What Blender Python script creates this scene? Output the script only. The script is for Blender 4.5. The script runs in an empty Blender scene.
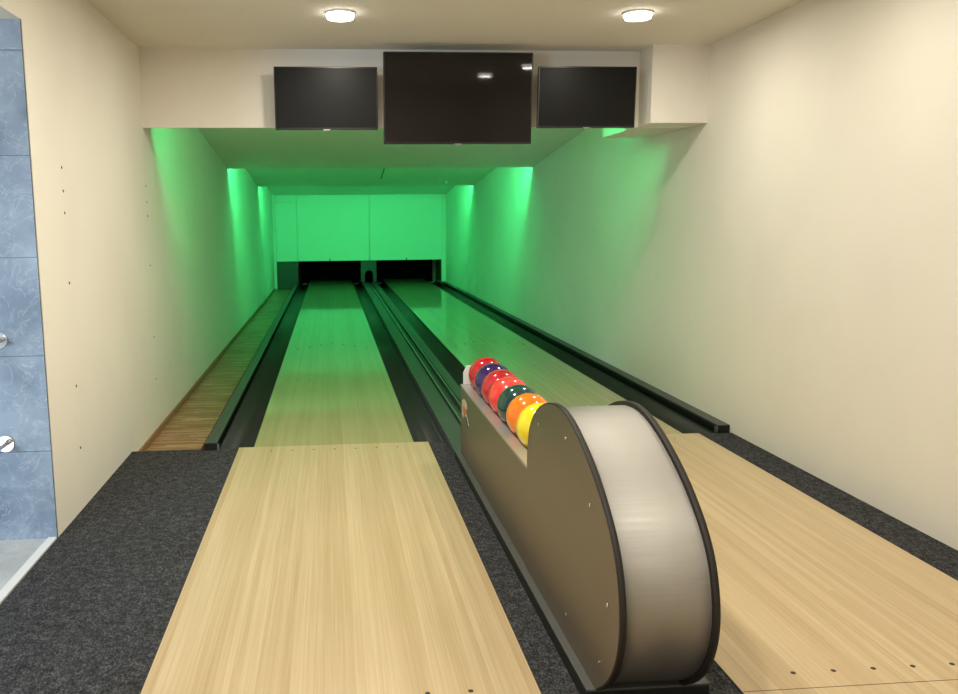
import bpy, bmesh, math, random
from mathutils import Vector, Matrix
PI = math.pi
sin, cos = math.sin, math.cos
scene = bpy.context.scene
COL = scene.collection

# ---------------------------------------------------------------- camera
F, PX, YAW, PITCH, ROLL, CAMH = 849.657, 402.98, 0.0838142, 0.14613896, -0.00987533, 1.4643
cd = bpy.data.cameras.new('camera'); cam = bpy.data.objects.new('camera', cd); COL.objects.link(cam)
fwd = Vector((sin(YAW)*cos(PITCH), cos(YAW)*cos(PITCH), -sin(PITCH)))
rgt = Vector((cos(YAW), -sin(YAW), 0)); up = rgt.cross(fwd)
r2 = cos(ROLL)*rgt + sin(ROLL)*up; u2 = -sin(ROLL)*rgt + cos(ROLL)*up
m = Matrix.Identity(4)
for i in range(3):
    m[i][0] = r2[i]; m[i][1] = u2[i]; m[i][2] = -fwd[i]
m[2][3] = CAMH
cam.matrix_world = m
cd.sensor_fit = 'HORIZONTAL'; cd.sensor_width = 36; cd.lens = F*36/958; cd.shift_x = (479-PX)/958
cd.clip_start = .05; cd.clip_end = 100
scene.camera = cam

# ---------------------------------------------------------------- world, exposure
w = bpy.data.worlds.new('world'); scene.world = w; w.use_nodes = True
w.node_tree.nodes['Background'].inputs[0].default_value = (.9, .85, .75, 1)
w.node_tree.nodes['Background'].inputs[1].default_value = .03
vs = scene.view_settings
vs.view_transform = 'Standard'; vs.look = 'None'; vs.gamma = 1; vs.use_curve_mapping = False; vs.exposure = .16

# ---------------------------------------------------------------- lights
CEIL = 2.70
WARM = (1, .94, .80)
LAMPS = [(.09, 5.30), (1.88, 5.22), (.09, 3.75), (1.98, 3.75), (.09, 1.95), (1.86, 1.95), (.09, .1), (.09, -1.7)]
def area(name, loc, direction, size, sy, power, color, shape='RECTANGLE', spread=PI, xdir=None):
    l = bpy.data.lights.new(name, 'AREA'); l.shape = shape; l.size = size
    if shape in ('RECTANGLE', 'ELLIPSE'): l.size_y = sy
    l.energy = power; l.color = color; l.spread = spread
    o = bpy.data.objects.new(name, l); COL.objects.link(o)
    z = -Vector(direction).normalized()
    y = Vector((0, 0, 1)) if abs(z.z) < .9 else Vector((0, 1, 0))
    x = y.cross(z).normalized(); y = z.cross(x)
    mm = Matrix.Identity(4)
    for i in range(3):
        mm[i][0] = x[i]; mm[i][1] = y[i]; mm[i][2] = z[i]; mm[i][3] = loc[i]
    o.matrix_world = mm
    return o
for i, (x, y) in enumerate(LAMPS):
    area('ceiling_lamp_light', (x, y, CEIL-.045), (0, 0, -1), .15, .15, (18, 11, 24, 8, 25, 8, 28, 28)[i], WARM, 'DISK', spread=PI)
GREEN = (.055, 1, .285)
COVES = ((6.56, 2.30, 25), (11.44, 2.295, 60), (16.24, 2.245, 54))     # strips lying behind the bulkhead and on the ends of the sloping ceiling panels
for y, z, p in COVES:
    area('cove_led_light', (.714 if y > 7 else .62, y, z), (0, 1, -.55), 3.62 if y > 7 else 2.9, .09, p, GREEN)
area('daylight', (-3.35, -.93, 1.40), (.30, 1, -.42), 1.3, 1.0, 88, (.62, .80, 1), spread=2.0)

# ---------------------------------------------------------------- helpers
def newmat(name, col, rough=.5, metal=0, spec=.5, coat=0, coat_rough=.05):
    mt = bpy.data.materials.new(name); mt.use_nodes = True
    b = mt.node_tree.nodes['Principled BSDF']
    b.inputs['Base Color'].default_value = (*col, 1); b.inputs['Roughness'].default_value = rough
    b.inputs['Metallic'].default_value = metal; b.inputs['Specular IOR Level'].default_value = spec
    b.inputs['Coat Weight'].default_value = coat; b.inputs['Coat Roughness'].default_value = coat_rough
    return mt
class NT:
    """small node-building helper"""
    def __init__(s, mt): s.t = mt.node_tree; s.b = s.t.nodes['Principled BSDF']
    def n(s, typ, **kw):
        nd = s.t.nodes.new(typ)
        for k, v in kw.items(): setattr(nd, k, v)
        return nd
    def link(s, a, b): s.t.links.new(a, b)
    def math(s, op, a, b=None):
        nd = s.n('ShaderNodeMath', operation=op)
        for i, v in enumerate((a, b)):
            if v is None: continue
            if isinstance(v, (int, float)): nd.inputs[i].default_value = v
            else: s.link(v, nd.inputs[i])
        return nd.outputs[0]
    def coords(s):
        return s.n('ShaderNodeNewGeometry').outputs['Position']
    def sep(s, v):
        nd = s.n('ShaderNodeSeparateXYZ'); s.link(v, nd.inputs[0]); return nd.outputs
    def comb(s, x, y, z):
        nd = s.n('ShaderNodeCombineXYZ')
        for i, v in enumerate((x, y, z)):
            if isinstance(v, (int, float)): nd.inputs[i].default_value = v
            else: s.link(v, nd.inputs[i])
        return nd.outputs[0]
    def noise(s, vec, scale, detail=3, rough=.5):
        nd = s.n('ShaderNodeTexNoise'); nd.inputs['Scale'].default_value = scale
        nd.inputs['Detail'].default_value = detail; nd.inputs['Roughness'].default_value = rough
        s.link(vec, nd.inputs['Vector']); return nd.outputs['Fac']
    def white(s, vec):
        nd = s.n('ShaderNodeTexWhiteNoise', noise_dimensions='3D'); s.link(vec, nd.inputs['Vector']); return nd.outputs['Value']
    def ramp(s, fac, stops):
        nd = s.n('ShaderNodeValToRGB'); cr = nd.color_ramp
        while len(cr.elements) < len(stops): cr.elements.new(.5)
        for e, (p, c) in zip(cr.elements, stops): e.position = p; e.color = (*c, 1) if len(c) == 3 else c
        s.link(fac, nd.inputs[0]); return nd.outputs[0]
    def mix(s, fac, a, b, typ='MIX'):
        nd = s.n('ShaderNodeMix', data_type='RGBA', blend_type=typ)
        for sock, v in ((nd.inputs[0], fac), (nd.inputs[6], a), (nd.inputs[7], b)):
            if isinstance(v, (int, float)): sock.default_value = v
            elif isinstance(v, tuple): sock.default_value = (*v, 1)
            else: s.link(v, sock)
        return nd.outputs[2]
    def bump(s, h, strength, dist=.01):
        nd = s.n('ShaderNodeBump'); nd.inputs['Strength'].default_value = strength; nd.inputs['Distance'].default_value = dist
        s.link(h, nd.inputs['Height']); s.link(nd.outputs[0], s.b.inputs['Normal'])
    def color(s, c): s.link(c, s.b.inputs['Base Color'])

def plaster(name, col, var=.03):
    mt = newmat(name, col, .85, spec=.25); t = NT(mt)
    p = t.coords(); n1 = t.noise(p, 1.3, 4)
    a = tuple(c*(1-var) for c in col); b = tuple(min(1, c*(1+var)) for c in col)
    t.color(t.ramp(n1, [(.3, a), (.7, b)])); t.bump(t.noise(p, 90, 3), .06, .004)
    return mt
def wood(name, base, dark, bw, blen, rough, coat, along='Y', contrast=1.0, coat_rough=.06):
    mt = newmat(name, base, rough, coat=coat, coat_rough=coat_rough); t = NT(mt)
    x, y, z = t.sep(t.coords())
    if along == 'X': x, y = y, x
    bi = t.math('FLOOR', t.math('DIVIDE', x, bw))
    off = t.white(t.comb(bi, 3.3, 0))
    li = t.math('FLOOR', t.math('ADD', t.math('DIVIDE', y, blen), t.math('MULTIPLY', off, 7)))
    rnd = t.white(t.comb(bi, li, 1.7))
    grain = t.noise(t.comb(t.math('MULTIPLY', x, 110), t.math('MULTIPLY', y, 1.3), t.math('MULTIPLY', rnd, 40)), 1.0, 4, .6)
    wide = t.noise(t.comb(t.math('MULTIPLY', x, 9), t.math('MULTIPLY', y, .7), 2.0), 1.0, 3)
    f = t.math('ADD', t.math('MULTIPLY', rnd, .45*contrast), t.math('ADD', t.math('MULTIPLY', grain, .75), t.math('MULTIPLY', wide, .35)))
    col = t.ramp(f, [(.25, base), (1.05 if contrast <= 1 else .95, dark)])
    fr = t.math('FRACT', t.math('DIVIDE', x, bw))
    seam = t.math('LESS_THAN', fr, .035)
    col = t.mix(t.math('MULTIPLY', seam, .22), col, tuple(c*.45 for c in dark))
    t.color(col)
    return mt

M = {}
M['wall'] = plaster('white_plaster', (.83, .79, .715))
M['ceil'] = plaster('ceiling_plaster', (.80, .755, .665))
M['hall'] = plaster('hall_plaster', (.88, .86, .79))
M['panel'] = newmat('white_panel', (.80, .80, .78), .55)
M['approach'] = wood('approach_maple', (.70, .56, .35), (.45, .315, .16), .027, 60, .36, .12, contrast=.55, coat_rough=.2)
M['lane'] = wood('lane_maple', (.62, .48, .28), (.41, .29, .14), .0272, 60, .30, .75, contrast=.6, coat_rough=.05)
M['parquet'] = wood('brown_parquet', (.74, .47, .26), (.27, .13, .05), .024, .26, .45, .15, along='X', contrast=1.5)
M['base_wood'] = newmat('brown_wood_trim', (.30, .15, .07), .5)
def carpet():
    mt = newmat('charcoal_carpet', (.03, .03, .031), .97, spec=.1); t = NT(mt); p = t.coords()
    x, y, z = t.sep(p)
    n1 = t.noise(t.comb(x, t.math('MULTIPLY', y, .6), z), 150, 3, .7); n2 = t.noise(p, 25, 3)
    f = t.math('ADD', t.math('MULTIPLY', n1, .75), t.math('MULTIPLY', n2, .25))
    t.color(t.ramp(f, [(.36, (.014, .0145, .016)), (.52, (.053, .054, .057)), (.68, (.16, .162, .168))]))
    t.bump(n1, .8, .01); return mt
M['carpet'] = carpet()
def tile(name, lo, hi, vein, seams=True, gz=.4505):
    mt = newmat(name, lo, .42, spec=.4); t = NT(mt); p = t.coords()
    warp = t.noise(p, 2.5, 5, .6)
    nz = t.n('ShaderNodeTexNoise'); nz.inputs['Scale'].default_value = 7.5; nz.inputs['Detail'].default_value = 9; nz.inputs['Roughness'].default_value = .62
    nz.inputs['Distortion'].default_value = 1.1; t.link(p, nz.inputs['Vector'])
    r = t.math('ABSOLUTE', t.math('SUBTRACT', nz.outputs['Fac'], .5))
    vn = t.ramp(r, [(0, (1, 1, 1)), (.006, (.25, .25, .25)), (.022, (0, 0, 0))])
    base = t.ramp(warp, [(.38, lo), (.62, hi)])
    c = t.mix(t.math('MULTIPLY', vn, .33), base, vein)
    if seams:
        x, y, z = t.sep(p)
        s1 = t.math('LESS_THAN', t.math('FRACT', t.math('DIVIDE', t.math('ADD', z, .0315), gz)), .009)
        s2 = t.math('LESS_THAN', t.math('FRACT', t.math('DIVIDE', t.math('ADD', x, 1.322), .9)), .004)
        c = t.mix(t.math('MULTIPLY', t.math('MAXIMUM', s1, s2), .8), c, (.05, .06, .075))
    t.color(c); return mt
M['tile'] = tile('blue_grey_marble_tile', (.13, .165, .215), (.27, .32, .38), (.62, .68, .74))
M['tilefloor'] = tile('pale_marble_floor_tile', (.38, .40, .41), (.55, .57, .57), (.75, .76, .76), False)
M['stone'] = newmat('white_stone_strip', (.72, .74, .75), .35)
M['gutter'] = newmat('black_gutter_plastic', (.024, .032, .025), .42, spec=.2)
M['cap'] = newmat('dark_grey_capping', (.060, .062, .060), .40, spec=.4)
M['capend'] = newmat('black_end_cap', (.006, .006, .007), .4)
M['alu'] = newmat('bare_aluminium', (.55, .55, .53), .3, 1)
M['black'] = newmat('black_pit', (.004, .004, .004), .9, spec=.1)
M['plate'] = newmat('dark_grey_kickplate', (.055, .058, .056), .5)
M['edge'] = newmat('dark_lane_edge', (.02, .013, .008), .6)
M['dot'] = newmat('dark_marker', (.03, .018, .010), .5)
M['arrow'] = newmat('brown_arrow', (.10, .07, .04), .5)
M['bezel'] = newmat('black_bezel', (.006, .006, .006), .25)
M['screen'] = newmat('black_glossy_screen', (.010, .008, .007), .035, spec=.3)
M['screen_matt'] = newmat('black_satin_screen', (.007, .0068, .0065), .35, spec=.16)
M['bracket'] = newmat('black_bracket', (.01, .01, .01), .5)
M['badge'] = newmat('silver_badge', (.3, .29, .27), .4, 1)
def brushed(name, col, rough, axis):
    mt = newmat(name, col, rough, 1); t = NT(mt); x, y, z = t.sep(t.coords())
    v = t.comb(t.math('MULTIPLY', x, 4 if axis == 'x' else 160), t.math('MULTIPLY', y, 160 if axis == 'x' else 4), t.math('MULTIPLY', z, 160))
    n1 = t.noise(v, 1, 3)
    t.link(t.ramp(n1, [(.3, (rough-.05,)*3), (.7, (rough+.07,)*3)]), t.b.inputs['Roughness'])
    t.color(t.ramp(n1, [(.2, tuple(c*.94 for c in col)), (.8, col)]))
    t.b.inputs['Anisotropic'].default_value = .7; t.link(t.comb(1.0, 0.0, 0.0), t.b.inputs['Tangent'])
    return mt
M['brushed'] = brushed('brushed_silver_sheet', (.53, .51, .485), .68, 'x')
M['bronze'] = newmat('bronze_grey_laminate', (.15, .123, .094), .36, .5)
M['rim'] = newmat('black_edge_band', (.022, .019, .017), .55, spec=.3)
M['plinth'] = newmat('dark_grey_plinth', (.085, .085, .080), .42)
M['plinthdark'] = newmat('black_plinth_side', (.008, .008, .008), .5)
M['tray'] = newmat('silver_grey_tray', (.50, .48, .46), .36, .6)
M['whiteplate'] = newmat('white_plastic_plate', (.68, .66, .62), .4)
M['screw'] = newmat('screw_head', (.7, .68, .6), .25, 1)
M['chrome'] = newmat('chrome', (.72, .72, .72), .12, 1)
M['hole'] = newmat('dark_screw_hole', (.06, .045, .035), .9)
M['orange_tab'] = newmat('orange_brown_tab', (.35, .10, .02), .5)
M['cable'] = newmat('dark_cable', (.01, .01, .01), .6)
M['decal_w'] = newmat('decal_cream', (.48, .40, .30), .5)
M['decal_o'] = newmat('decal_orange', (.50, .13, .04), .5)
M['decal_k'] = newmat('decal_black', (.01, .01, .01), .5)
def emis(name, col, s):
    mt = bpy.data.materials.new(name); mt.use_nodes = True; b = mt.node_tree.nodes['Principled BSDF']
    b.inputs['Base Color'].default_value = (*col, 1); b.inputs['Emission Color'].default_value = (*col, 1)
    b.inputs['Emission Strength'].default_value = s; return mt
M['lamp'] = emis('lamp_diffuser', (1, .97, .90), 9)
M['led'] = emis('green_led', GREEN, 3)
M['lamp_body'] = newmat('white_lamp_body', (.8, .8, .78), .5)

class MB:
    def __init__(s): s.bm = bmesh.new(); s.mats = []
    def box(s, x0, x1, y0, y1, z0, z1, mat=0):
        vs_ = [s.bm.verts.new((x, y, z)) for x in (x0, x1) for y in (y0, y1) for z in (z0, z1)]
        for f in ((0, 1, 3, 2), (4, 6, 7, 5), (0, 4, 5, 1), (2, 3, 7, 6), (0, 2, 6, 4), (1, 5, 7, 3)):
            fc = s.bm.faces.new([vs_[i] for i in f]); fc.material_index = mat
        return s
    def prism(s, pts, a0, a1, axis='y', mat=0, smooth=False, capmat=None):
        """closed profile extruded along an axis; pts are (x,z) for y, (y,z) for x, (x,y) for z"""
        def P(u, v, a):
            return {'y': (u, a, v), 'x': (a, u, v), 'z': (u, v, a)}[axis]
        A = [s.bm.verts.new(P(u, v, a0)) for u, v in pts]; B = [s.bm.verts.new(P(u, v, a1)) for u, v in pts]
        n = len(pts)
        for i in range(n):
            j = (i+1) % n
            f = s.bm.faces.new((A[i], A[j], B[j], B[i])); f.material_index = mat; f.smooth = smooth
        for vv in (A, B[::-1]):
            f = s.bm.faces.new(vv); f.material_index = mat if capmat is None else capmat
        return s
    def strip(s, pts, a0, a1, axis='y', mat=0, smooth=True):
        def P(u, v, a):
            return {'y': (u, a, v), 'x': (a, u, v)}[axis]
        A = [s.bm.verts.new(P(u, v, a0)) for u, v in pts]; B = [s.bm.verts.new(P(u, v, a1)) for u, v in pts]
        for i in range(len(pts)-1):
            f = s.bm.faces.new((A[i], A[i+1], B[i+1], B[i])); f.material_index = mat; f.smooth = smooth
        return s
    def cyl(s, c, r, h, axis='z', n=32, r2=None, mat=0, smooth=True):
        """from c along +axis by h"""
        r2 = r if r2 is None else r2
        ax = Vector({'x': (1, 0, 0), 'y': (0, 1, 0), 'z': (0, 0, 1)}[axis]) if isinstance(axis, str) else Vector(axis).normalized()
        q = Vector((0, 0, 1)).rotation_difference(ax); c = Vector(c)
        A = [s.bm.verts.new(c+q @ Vector((r*cos(2*PI*i/n), r*sin(2*PI*i/n), 0))) for i in range(n)]
        B = [s.bm.verts.new(c+q @ Vector((r2*cos(2*PI*i/n), r2*sin(2*PI*i/n), h))) for i in range(n)]
        for i in range(n):
            f = s.bm.faces.new((A[i], A[(i+1) % n], B[(i+1) % n], B[i])); f.smooth = smooth; f.material_index = mat
        s.bm.faces.new(A[::-1]).material_index = mat; s.bm.faces.new(B).material_index = mat
        return s
    def build(s, name, mats, parent=None, bevel=0, seg=2):
        bmesh.ops.recalc_face_normals(s.bm, faces=s.bm.faces)
        me = bpy.data.meshes.new(name); s.bm.to_mesh(me); s.bm.free()
        for mt in (mats if isinstance(mats, (list, tuple)) else [mats]): me.materials.append(mt)
        o = bpy.data.objects.new(name, me); COL.objects.link(o)
        if parent: o.parent = parent; 
        if bevel:
            b = o.modifiers.new('bevel', 'BEVEL'); b.width = bevel; b.segments = seg; b.limit_method = 'ANGLE'; b.angle_limit = math.radians(35)
            b.harden_normals = False
        return o
def tag(o, label, cat, group=None):
    o['label'] = label; o['category'] = cat
    if group: o['group'] = group
    return o
def struct(o): o['kind'] = 'structure'; return o
def thing(name, label, cat, loc=(0, 0, 0), group=None):
    o = bpy.data.objects.new(name, None); COL.objects.link(o); o.location = loc; o.empty_display_size = .1
    return tag(o, label, cat, group)
def copy_tree(o, loc=None, label=None, parent=None):
    c = o.copy(); COL.objects.link(c)
    if parent: c.parent = parent
    if loc is not None: c.location = loc
    if label: c['label'] = label
    for ch in list(o.children): copy_tree(ch, parent=c)
    return c

# ================================================================ setting
XL, XR = -1.319, 2.747
YB, YF, YP = -3.2, 6.386, 20.2        # room back, bulkhead face, machine panel
FOUL = 5.53
struct(MB().box(XL, XR+.12, YB, FOUL, -.16, -.004).build('floor', M['carpet']))
struct(MB().box(XL, -.93, FOUL, 20.26, -.16, -.09).build('floor_parquet', M['parquet']))
struct(MB().box(-.93, XR, FOUL, 22.4, -.24, -.16).build('floor_slab', M['black']))
struct(MB().box(-4.2, XL-.045, -1.0, 3.988, -.16, -.006).build('floor_tiled', M['tilefloor']))
struct(MB().box(XL-.045, XL-.004, 1.6, 3.988, -.012, .002).build('trim_threshold', M['stone'], bevel=.002))
wl = MB()
wl.box(XL-.1, XL, 4.0, 22.4, -.24, 2.72).box(XL-.1, XL, 1.6, 4.0, 2.353, 2.72).box(XL-.1, XL, YB, 1.6, -.02, 2.72)
wl = struct(wl.build('wall_left', M['wall']))
struct(MB().box(XR, XR+.1, YB, 22.4, -.24, 2.72).build('wall_right', M['wall']))
struct(MB().box(XL-.1, XR+.1, YB-.1, YB, -.02, 2.72).build('wall_behind', M['wall']))
struct(MB().box(XL, XR, 22.3, 22.4, -.16, 2.2).build('wall_end', M['wall']))
struct(MB().box(XL-.1, XR+.1, YB, YF, CEIL, CEIL+.08).build('ceiling', M['ceil']))
# bulkhead, its projecting box at the right, and the lane hall ceiling: three sloping panels, each overlapping the next
struct(MB().box(XL, XR, YF, YF+.035, 2.15, CEIL+.04).box(XL, XR, YF+.035, YF+.26, 2.175, 2.195).build('wall_bulkhead', M['wall']))  # rear box is an unseen ledge, added to cut off the LED strip's light
struct(MB().box(2.325, XR, 6.13, 7.22, 2.155, CEIL).build('wall_boxing', M['wall']))
def slope(name, y0, z0, y1, z1):
    struct(MB().prism([(y0, z0), (y1, z1), (y1, z1+.03), (y0, z0+.03)], XL, XR, 'x').build(name, M['hall']))
slope('ceiling_sloping', YF+.035, 2.705, 11.5, 2.175)
slope('ceiling_lane_hall', 11.36, 2.55, 16.3, 2.140)
slope('ceiling_machine_end', 16.16, 2.45, 20.3, 2.095)
struct(MB().box(XL, XR, 11.33, 11.36, 2.22, 2.60).box(XL, XR, 16.13, 16.16, 2.18, 2.50).build('trim_cove_back', M['hall']))
struct(MB().box(XL, XR, YF+.035, 22.4, 2.745, 2.80).box(XL, XR, 20.24, 22.3, 2.12, 2.16).build('ceiling_void', M['hall']))
# adjoining tiled room
struct(MB().box(-4.2, XL-.003, 3.988, 4.0, -.02, 2.353).build('wall_tiled', M['tile']))
struct(MB().box(-4.3, -4.2, -1.1, 4.0, -.02, 2.4).build('wall_side_room', M['wall']))
struct(MB().box(-4.2, -4.05, -1.1, -1.0, -.02, 2.4).box(-2.65, XL-.1, -1.1, -1.0, -.02, 2.4).box(-4.05, -2.65, -1.1, -1.0, -.02, .85).box(-4.05, -2.65, -1.1, -1.0, 2.05, 2.4).build('wall_side_room_back', M['wall']))
struct(MB().box(-4.05, -4.0, -1.08, -1.02, .85, 2.05).box(-2.70, -2.65, -1.08, -1.02, .85, 2.05).box(-4.0, -2.70, -1.08, -1.02, .85, .90).box(-4.0, -2.70, -1.08, -1.02, 2.0, 2.05).build('window_1', M['lamp_body']))
struct(MB().box(-4.3, XL-.1, -1.1, 4.0, 2.353, 2.43).build('ceiling_side_room', M['wall']))
# wall trims
struct(MB().box(XL, XL+.016, FOUL, 20.2, -.09, -.045).build('baseboard_left', M['base_wood']))
for (y, z, p), lb in zip(COVES, ('hidden behind the white bulkhead above the lane start', 'on the end of the first sloping ceiling panel', 'on the end of the second sloping ceiling panel')):
    tag(MB().box(XL+.05 if y > 7 else -.85, XR-.05 if y > 7 else 2.1, y-.016, y-.006, z-.014, z+.006).build('led_strip', M['led']), 'green LED strip across the hall, ' + lb, 'light strip', 'green LED strips across the lane hall')
# screw holes in the left wall
for (y, zs) in ((4.428, (1.748, 1.633, 1.525, 1.175, .645, .318)), (6.39, (1.741, 1.626, 1.525, 1.167, .636, .321))):
    for z in zs:
        h = MB().cyl((XL-.001, y, z), .0075, .003, 'x', 12).build('screw_hole', M['hole'], wl)

# ================================================================ lanes and approaches
def approach(cx, label):
    t = thing('bowling_approach', label, 'approach floor', (cx, 3.5, 0), 'maple approach floors')
    MB().box(-.627, .627, -5.2, FOUL-3.5, -.012, 0).build('deck', M['approach'], t)
    e = MB().box(-.631, -.627, -5.2, FOUL-3.5, -.0115, -.001).box(.627, .631, -5.2, FOUL-3.5, -.0115, -.001)
    e.build('edge_strip', M['edge'], t)
    for row in (5.42, 2.465):
        for i in range(-3, 4):
            MB().cyl((i*.137, row-3.5, -.0005), .0085 if row < 5 else .007, .0012, 'z', 16).build('marker_dot', M['dot'], t)
    MB().box(-.625, .625, 2.372-3.5, 2.3745-3.5, -.0005, .0004).build('joint_line', M['edge'], t)
    return t
approach(0, 'left pale maple approach floor with a row of dark dots, between charcoal carpets')
approach(1.882, 'right pale maple approach floor beside the white right wall, beyond the ball rack')
def lane(cx, label):
    t = thing('bowling_lane', label, 'bowling lane', (cx, FOUL, 0), 'maple bowling lanes')
    MB().box(-.53, .53, .003, 16.6, -.07, -.001).build('lane_surface', M['lane'], t)
    MB().box(-.535, -.53, .003, 16.6, -.07, -.004).box(.53, .535, .003, 16.6, -.07, -.004).build('lane_edge', M['edge'], t)
    for i in range(-3, 4):
        y = 10.38-.15*abs(i)-FOUL
        MB().prism([(i*.135, y+.09), (i*.135+.014, y-.05), (i*.135, y-.02), (i*.135-.014, y-.05)], -.0015, .0002, 'z').build('aiming_arrow', M['arrow'], t)
    for i in (-4, -3, -2, -1, 1, 2, 3, 4):
        if abs(i) > 1:
            MB().cyl((i*.11, 7.9-FOUL, -.0015), .008, .0017, 'z', 12).build('marker_dot', M['arrow'], t)
    return t
lane(0, 'left glossy maple bowling lane with dark aiming arrows running to the pinsetter')
lane(1.868, 'right glossy maple bowling lane with dark aiming arrows, nearest the right wall')

def gutter(x0, x1, y0, label):
    pts = []
    n = 14
    for i in range(n+1):
        a = i/n; x = x0+(x1-x0)*a
        pts.append((x, -.018-.055*sin(PI*a)**.8))
    low = [(x, z-.012) for x, z in reversed(pts)]
    o = MB().prism(pts+low, y0, 21.4, 'y', smooth=False).build('gutter', M['gutter'])
    for f in o.data.polygons: f.use_smooth = len(f.vertices) == 4
    return tag(o, label, 'gutter', 'black ball gutters')
gutter(-.768, -.537, FOUL+.002, 'black gutter along the left edge of the left bowling lane')
gutter(.537, .747, FOUL+.002, 'black gutter along the right edge of the left bowling lane')
gutter(1.100, 1.331, FOUL+.002, 'black gutter along the left edge of the right lane, behind the ball rack')
gutter(2.405, 2.655, FOUL+.002, 'black gutter along the right edge of the right lane near the wall')

def capping(x0, x1, ytop, label, inner):
    t = thing('gutter_capping', label, 'edge capping', ((x0+x1)/2, ytop, 0), 'dark lane cappings')
    hw = (x1-x0)/2; L = 20.2-ytop
    MB().box(-hw, hw, 0, L, .030, .045).build('top_plate', M['cap'], t, bevel=.002)
    MB().box(-hw+(.0 if inner > 0 else .018), hw-(.018 if inner > 0 else .0), .003, L, -.085, .030).build('base_rail', M['capend'], t)
    MB().box(-hw+.003, hw-.003, -.005, 0, -.004, .043).build('end_cap', M['capend'], t)
    xx = -hw-.012 if inner < 0 else hw+.001
    MB().box(xx, xx+.012, -.002, .03, -.008, .032).build('bracket', M['alu'], t)
    return t
capping(-.845, -.768, 5.50, 'dark grey box capping beside the parquet strip, left of the left lane', 1)
capping(2.660, 2.745, 5.56, 'dark grey box capping at the foot of the white right wall', -1)

# centre divider with the ball return track
dv = thing('ball_return_track', 'dark centre divider with two raised rails between the two bowling lanes', 'ball return track', (.93, 5.12, 0))
prof = [(.748, -.08), (.748, .045), (.753, .050), (.878, .050), (.884, .030), (.890, .030), (.893, .060), (.905, .060), (.909, .015), (.970, .015), (.974, .055), (.986, .055), (.990, .030), (1.0, .030), (1.006, .045), (1.090, .045), (1.095, .040), (1.095, -.08)]
MB().prism([(x-.93, z) for x, z in prof], 0, 20.2-5.12).build('cover', M['cap'], dv)
for x0 in (.8935, .9745):
    zt = .0605 if x0 < .9 else .0555
    MB().box(x0-.93, x0-.93+.011, .0, 15.05, zt, zt+.002).build('rail', M['alu'], dv)

# ================================================================ pinsetter masking
ms = thing('pinsetter_front', 'white masking wall over the two dark pin openings at the lane end', 'pinsetter', (.69, YP, 0))
dx = -.69
for (a, b, z0, z1) in ((-1.257, -.765, .572, 1.93), (-1.257, -.765, 1.936, 2.14), (-.759, .926, .572, 2.14), (.932, 2.640, .572, 2.14)):
    MB().box(a+dx, b+dx, 0, .03, z0, z1).build('masking_panel', M['panel'], ms, bevel=.002)
MB().box(-1.257+dx, -.772+dx, .01, .04, -.09, .570).build('kick_plate', M['plate'], ms)
# centre column with the arched ball hole
hx, hr, hz = .905, .098, .235
col = bmesh.new(); outer = []
def arch(n=16):
    pts = [(hx-hr, .062)]
    for i in range(n+1):
        a = PI-PI*i/n; pts.append((hx+hr*cos(a), hz+hr*sin(a)))
    pts.append((hx+hr, .062)); return pts
ar = arch()
cx0, cx1 = .715, 1.085
shape = [(cx0, .062), *ar, (cx1, .062), (cx1, .570), (cx0, .570)]
MB().prism([(x+dx, z) for x, z in shape], .01, .04).build('centre_column', M['plate'], ms)
MB().prism([(x+dx, z) for x, z in ([(cx0, .062)] + [(hx-hr-.0, .062)] + [(hx-hr, .35), (hx+hr, .35), (hx+hr, .062), (cx1, .062), (cx1, .57), (cx0, .57)])], .30, .33).build('return_hood', M['black'], ms)
# black pit interior
for nm_, b_ in (('wall_pit_top', (-.742, 2.655, 20.245, 22.1, .575, .60)), ('wall_pit_back', (-.742, 2.655, 22.16, 22.2, -.08, .60)), ('wall_pit_left', (-.742, -.722, 20.245, 22.1, -.08, .57)),
                ('wall_pit_middle', (.80, .815, 20.56, 22.1, -.07, .57)), ('wall_pit_middle_right', (1.03, 1.045, 20.56, 22.1, -.07, .57))):
    struct(MB().box(*b_).build(nm_, M['black']))
struct(MB().box(XL, -1.262, YP+.004, YP+.04, -.09, 2.145).build('trim_filler_left', M['wall']))
struct(MB().box(2.642, XR, YP+.012, YP+.04, .045, 2.145).build('trim_filler_right', M['wall']))
MB().box(2.628+dx, 2.640+dx, .035, .9, .05, .57).build('side_plate', M['plate'], ms)
for x in (-.01, 1.80):
    MB().box(x-.012+dx, x+.012+dx, -.012, 0, .575, .625).build('latch', M['orange_tab'], ms)

# small fittings on the hall ceiling
o = MB().cyl((.742, 11.49, 2.174), .006, .12, (-.35, 0, -1), 8).cyl((.700, 11.49, 2.055), .009, .02, (-.35, 0, -1), 8).build('loose_cable', M['cable'])
tag(o, 'short dark cable end hanging from the flat ceiling above the lanes', 'cable')
o = MB().cyl((2.13, 15.60, 2.150), .028, .06, 'z', 16).cyl((2.13, 15.60, 2.143), .018, .008, 'z', 16).build('ceiling_sensor', M['lamp_body'])
tag(o, 'tiny round white sensor on the green-lit ceiling above the right lane', 'sensor')

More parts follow.
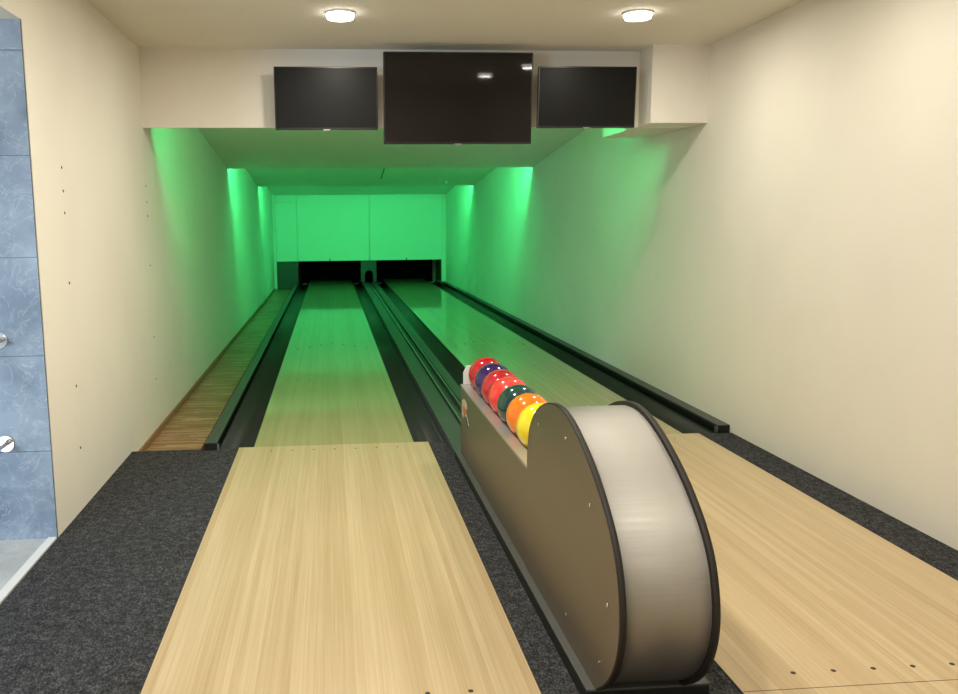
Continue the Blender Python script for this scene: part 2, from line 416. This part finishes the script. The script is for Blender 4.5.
# ================================================================ monitors
def monitor(cx, cz, wd, ht, y, tilt, screen, label, group=None, dep=.045, cy=None):
    t = thing('monitor', label, 'monitor', (cx, y, cz), group)
    t.rotation_euler = (tilt, 0, 0)
    b = .008
    MB().box(-wd/2, wd/2, 0, dep, -ht/2, ht/2).build('housing', M['bezel'], t, bevel=.003)
    MB().box(-wd/2+b, wd/2-b, -.0012, .0, -ht/2+b*1.8, ht/2-b).build('screen', screen, t)
    MB().box(-.024, .024, -.003, .01, -ht/2-.008, -ht/2+.004).build('badge', M['badge'], t, bevel=.002)
    MB().box(-.14, .14, dep-.002, dep+.012, -.12, .12).box(-.04, .04, dep+.01, YF-y+.004, -.05, .05).build('mount', M['bracket'], t)
    return t
monitor(.925, 2.322, 1.058, .625, 6.13, math.radians(3.4), M['screen'], 'large central black monitor reflecting two ceiling lights, under the ceiling edge')
sg = 'small side monitors on the bulkhead'
monitor(-.004, 2.329, .722, .427, 6.19, math.radians(3), M['screen_matt'], 'small black monitor on the bulkhead left of the large central monitor', sg)
monitor(1.866, 2.338, .716, .426, 6.17, math.radians(3), M['screen_matt'], 'small black monitor between the large monitor and the white boxing at right', sg)

# ================================================================ ceiling lamps
def lamp(x, y, label):
    t = thing('ceiling_lamp', label, 'ceiling lamp', (x, y, CEIL), 'round ceiling lamps')
    MB().cyl((0, 0, -.012), .088, .0118, 'z', 40).build('base_ring', M['lamp_body'], t)
    MB().cyl((0, 0, -.036), .078, .024, 'z', 40, r2=.085).build('diffuser', M['lamp'], t)
    return t
l0 = lamp(*LAMPS[0], 'round white glowing ceiling lamp above the left lane, just left of the large monitor')
copy_tree(l0, (*LAMPS[1], CEIL), 'round white glowing ceiling lamp at the right, just in front of the white boxing')
names = ['second', 'second', 'third', 'third', 'fourth', 'rearmost']
for i, (x, y) in enumerate(LAMPS[2:]):
    copy_tree(l0, (x, y, CEIL), f"round ceiling lamp in the {names[i]} row back from the bulkhead, {'left' if x < 1 else 'right'} one")

# ================================================================ ball rack
rk = thing('ball_rack', 'bronze and silver ball return rack with a tall rounded hood between the approaches', 'ball rack', (.92, 3.7, -.012))
ox, oy, oz = -.92, -3.7, .012
def RP(pts): return [(y+oy, z+oz) for y, z in pts]
# plinth
MB().box(.748+ox, 1.133+ox, 2.347+oy, 5.115+oy, 0, .046+oz).build('plinth', M['plinthdark'], rk, bevel=.003)
MB().box(.746+ox, 1.135+ox, 2.345+oy, 5.115+oy, .046+oz, .053+oz).build('plinth_top', M['plinth'], rk, bevel=.0015)
XA, XB = .775, 1.062    # outer faces of the hood panels
raw = [(3.28, .053), (3.28, .25), (3.28, .44), (3.283, .54), (3.262, .635), (3.20, .705), (3.11, .762), (3.00, .803), (2.89, .826), (2.774, .829), (2.663, .808), (2.529, .760), (2.403, .698), (2.308, .634), (2.239, .574), (2.188, .505), (2.157, .42), (2.147, .336), (2.165, .25), (2.205, .175), (2.265, .108), (2.34, .053)]
def chaikin(p, k=2):
    for _ in range(k):
        q = [p[0]]
        for a, b in zip(p, p[1:]):
            q.append((a[0]*.75+b[0]*.25, a[1]*.75+b[1]*.25)); q.append((a[0]*.25+b[0]*.75, a[1]*.25+b[1]*.75))
        q.append(p[-1]); p = q
    return p
prof = chaikin(raw)
def inset(p, d):
    out = []
    for i in range(len(p)):
        a = p[max(i-1, 0)]; b = p[min(i+1, len(p)-1)]
        tx, tz = b[0]-a[0], b[1]-a[1]; L = math.hypot(tx, tz)
        nx, nz = -tz/L, tx/L
        out.append((p[i][0]+nx*d, p[i][1]+nz*d))
    return out
test = inset(prof, .01)
cyc = 2.75
sgn = 1 if abs(test[0][0]-cyc) < abs(prof[0][0]-cyc) else -1
ins = inset(prof, sgn*.004)
TH = .018
for xa, xb, outside in ((XA, XA+TH, -1), (XB-TH, XB, 1)):
    MB().prism(RP(prof), xa+ox, xb+ox, 'x', smooth=True).build('hood_rim', M['rim'], rk)
    fx = xa if outside < 0 else xb
    a, b = (fx-.0015, fx+.001) if outside < 0 else (fx-.001, fx+.0015)
    face = inset(prof, sgn*.005); face[0] = (face[0][0], .053); face[-1] = (face[-1][0], .053)
    MB().prism(RP(face), a+ox, b+ox, 'x').build('hood_panel', M['bronze'], rk)
# curved brushed sheet between the panels: from the front foot over the top
wi = inset(prof, sgn*.016)
wrap = [p for i, p in enumerate(wi) if prof[i][0] < 3.12 or prof[i][1] > .72][:]
wrap = [p for p in wrap if p[1] > .054 and not (p[0] > 3.14)]
inner = inset(wrap, sgn*.004)
MB().prism(RP(wrap+inner[::-1]), XA+TH+ox, XB-TH+ox, 'x', smooth=True).build('hood_cover', M['brushed'], rk)
# low body
MB().box(.776+ox, .794+ox, 3.275+oy, 5.05+oy, .053+oz, .470+oz).build('side_panel', M['bronze'], rk, bevel=.004)
MB().box(1.034+ox, 1.052+ox, 3.275+oy, 5.05+oy, .053+oz, .470+oz).build('side_panel', M['bronze'], rk, bevel=.004)
MB().box(.803+ox, 1.034+ox, 5.03+oy, 5.05+oy, .053+oz, .470+oz).build('end_panel', M['bronze'], rk, bevel=.004)
# tray with two raised shoulders and a trough
tr = [(.774, .470), (.774, .482), (.830, .482), (.855, .458), (.885, .451), (.933, .451), (.963, .458), (.988, .482), (1.054, .482), (1.054, .470), (.99, .466), (.965, .446), (.935, .440), (.883, .440), (.853, .446), (.828, .466)]
MB().prism([(x+ox, z+oz) for x, z in tr], 3.15+oy, 5.052+oy, 'y').build('tray', M['tray'], rk)
MB().prism([(.790+ox, .482+oz), (.790+ox, .555+oz), (.812+ox, .598+oz), (1.015+ox, .598+oz), (1.037+ox, .555+oz), (1.037+ox, .482+oz)], 5.03+oy, 5.05+oy, 'y').build('back_plate', M['whiteplate'], rk, bevel=.003)
for (y, z) in ((3.088, .700), (2.715, .741), (2.437, .604), (2.254, .367), (2.674, .138), (2.317, .158)):
    MB().cyl((XA-.0045+ox, y+oy, z+oz), .006, .003, 'x', 14).build('screw', M['screw'], rk)
    MB().cyl((XB+.0015+ox, y+oy, z+oz), .006, .003, 'x', 14).build('screw', M['screw'], rk)
# emblem near the far end of the side panel
fx = .7745+ox
def EM(p): return [(4.875+(y-4.95)*2.3+oy, .348+(z-.36)*.78+oz) for y, z in p]
lg = MB().prism(EM([(5.00, .30), (5.0, .42), (4.97, .45), (4.93, .44), (4.92, .40), (4.95, .375), (4.91, .32), (4.89, .285), (4.92, .285), (4.955, .34), (4.975, .345), (4.975, .30)]), fx, fx+.002, 'x').build('emblem', M['decal_w'], rk)
MB().prism(EM([(4.96+.024*cos(2*PI*i/18), .36+.034*sin(2*PI*i/18)) for i in range(18)]), fx-.001, fx+.001, 'x').build('red_ball', M['decal_o'], lg)
MB().prism(EM([(4.895, .27), (4.925, .335), (4.94, .335), (4.915, .262)]), fx-.001, fx+.001, 'x').build('black_pin', M['decal_k'], lg)

# ================================================================ balls
def ballmat(name, a, b, scale=14):
    mt = newmat(name, a, .16, coat=.8, coat_rough=.03); t = NT(mt)
    tc = t.n('ShaderNodeTexCoord').outputs['Object']
    t.color(t.ramp(t.noise(tc, scale, 4, .6), [(.38, a), (.62, b)])); return mt
R = .108
def ball_mesh(name):
    bm = bmesh.new(); bmesh.ops.create_uvsphere(bm, u_segments=64, v_segments=40, radius=R)
    for f in bm.faces: f.smooth = True
    me = bpy.data.meshes.new(name); bm.to_mesh(me); bm.free(); return me
balls = [('crimson red', (.45, .004, .015), (.56, .008, .025)), ('dark purple', (.022, .003, .085), (.045, .006, .13)), ('marbled crimson', (.38, .006, .018), (.60, .02, .035)),
         ('bright coral red marbled', (.85, .018, .022), (.92, .075, .06)), ('dark teal green', (.002, .036, .034), (.004, .06, .052)), ('orange', (.95, .19, .004), (1, .25, .008)), ('bright yellow', (.95, .70, .01), (1, .82, .02))]
place = ['farthest on the rack against the white plate', 'between the two darker red balls at the far end', 'just behind the coral ball on the rack', 'just behind the dark teal ball on the rack',
         'between the coral and orange balls on the rack', 'between the teal and yellow balls on the rack', 'nearest on the rack, half behind the hood']
BX, BZ = .909, .561
for i, ((nm, a, b), pl) in enumerate(zip(balls, place)):
    me = ball_mesh('bowling_ball'); me.materials.append(ballmat('ball_'+nm.replace(' ', '_'), a, b))
    o = bpy.data.objects.new('bowling_ball', me); COL.objects.link(o)
    o.location = (BX, 4.905-i*.2175, BZ); o.rotation_euler = (i*.9, i*1.3, i)
    tag(o, f'{nm} bowling ball {pl}', 'bowling ball', 'bowling balls on the rack')
# ================================================================ chrome stubs on the tiled wall
for x, z, lb in ((-1.517, .947, 'upper'), (-1.522, .462, 'lower')):
    t = thing('wall_stub', f'{lb} chrome pipe stub with round flange on the blue-grey tiled wall', 'wall fitting', (x, 3.988, z), 'chrome stubs on the tiled wall')
    MB().cyl((0, -.008, 0), .040, .008, 'y', 32).build('flange', M['chrome'], t, bevel=.002)
    MB().cyl((0, -.15, 0), .012, .142, 'y', 24).build('tube', M['chrome'], t)
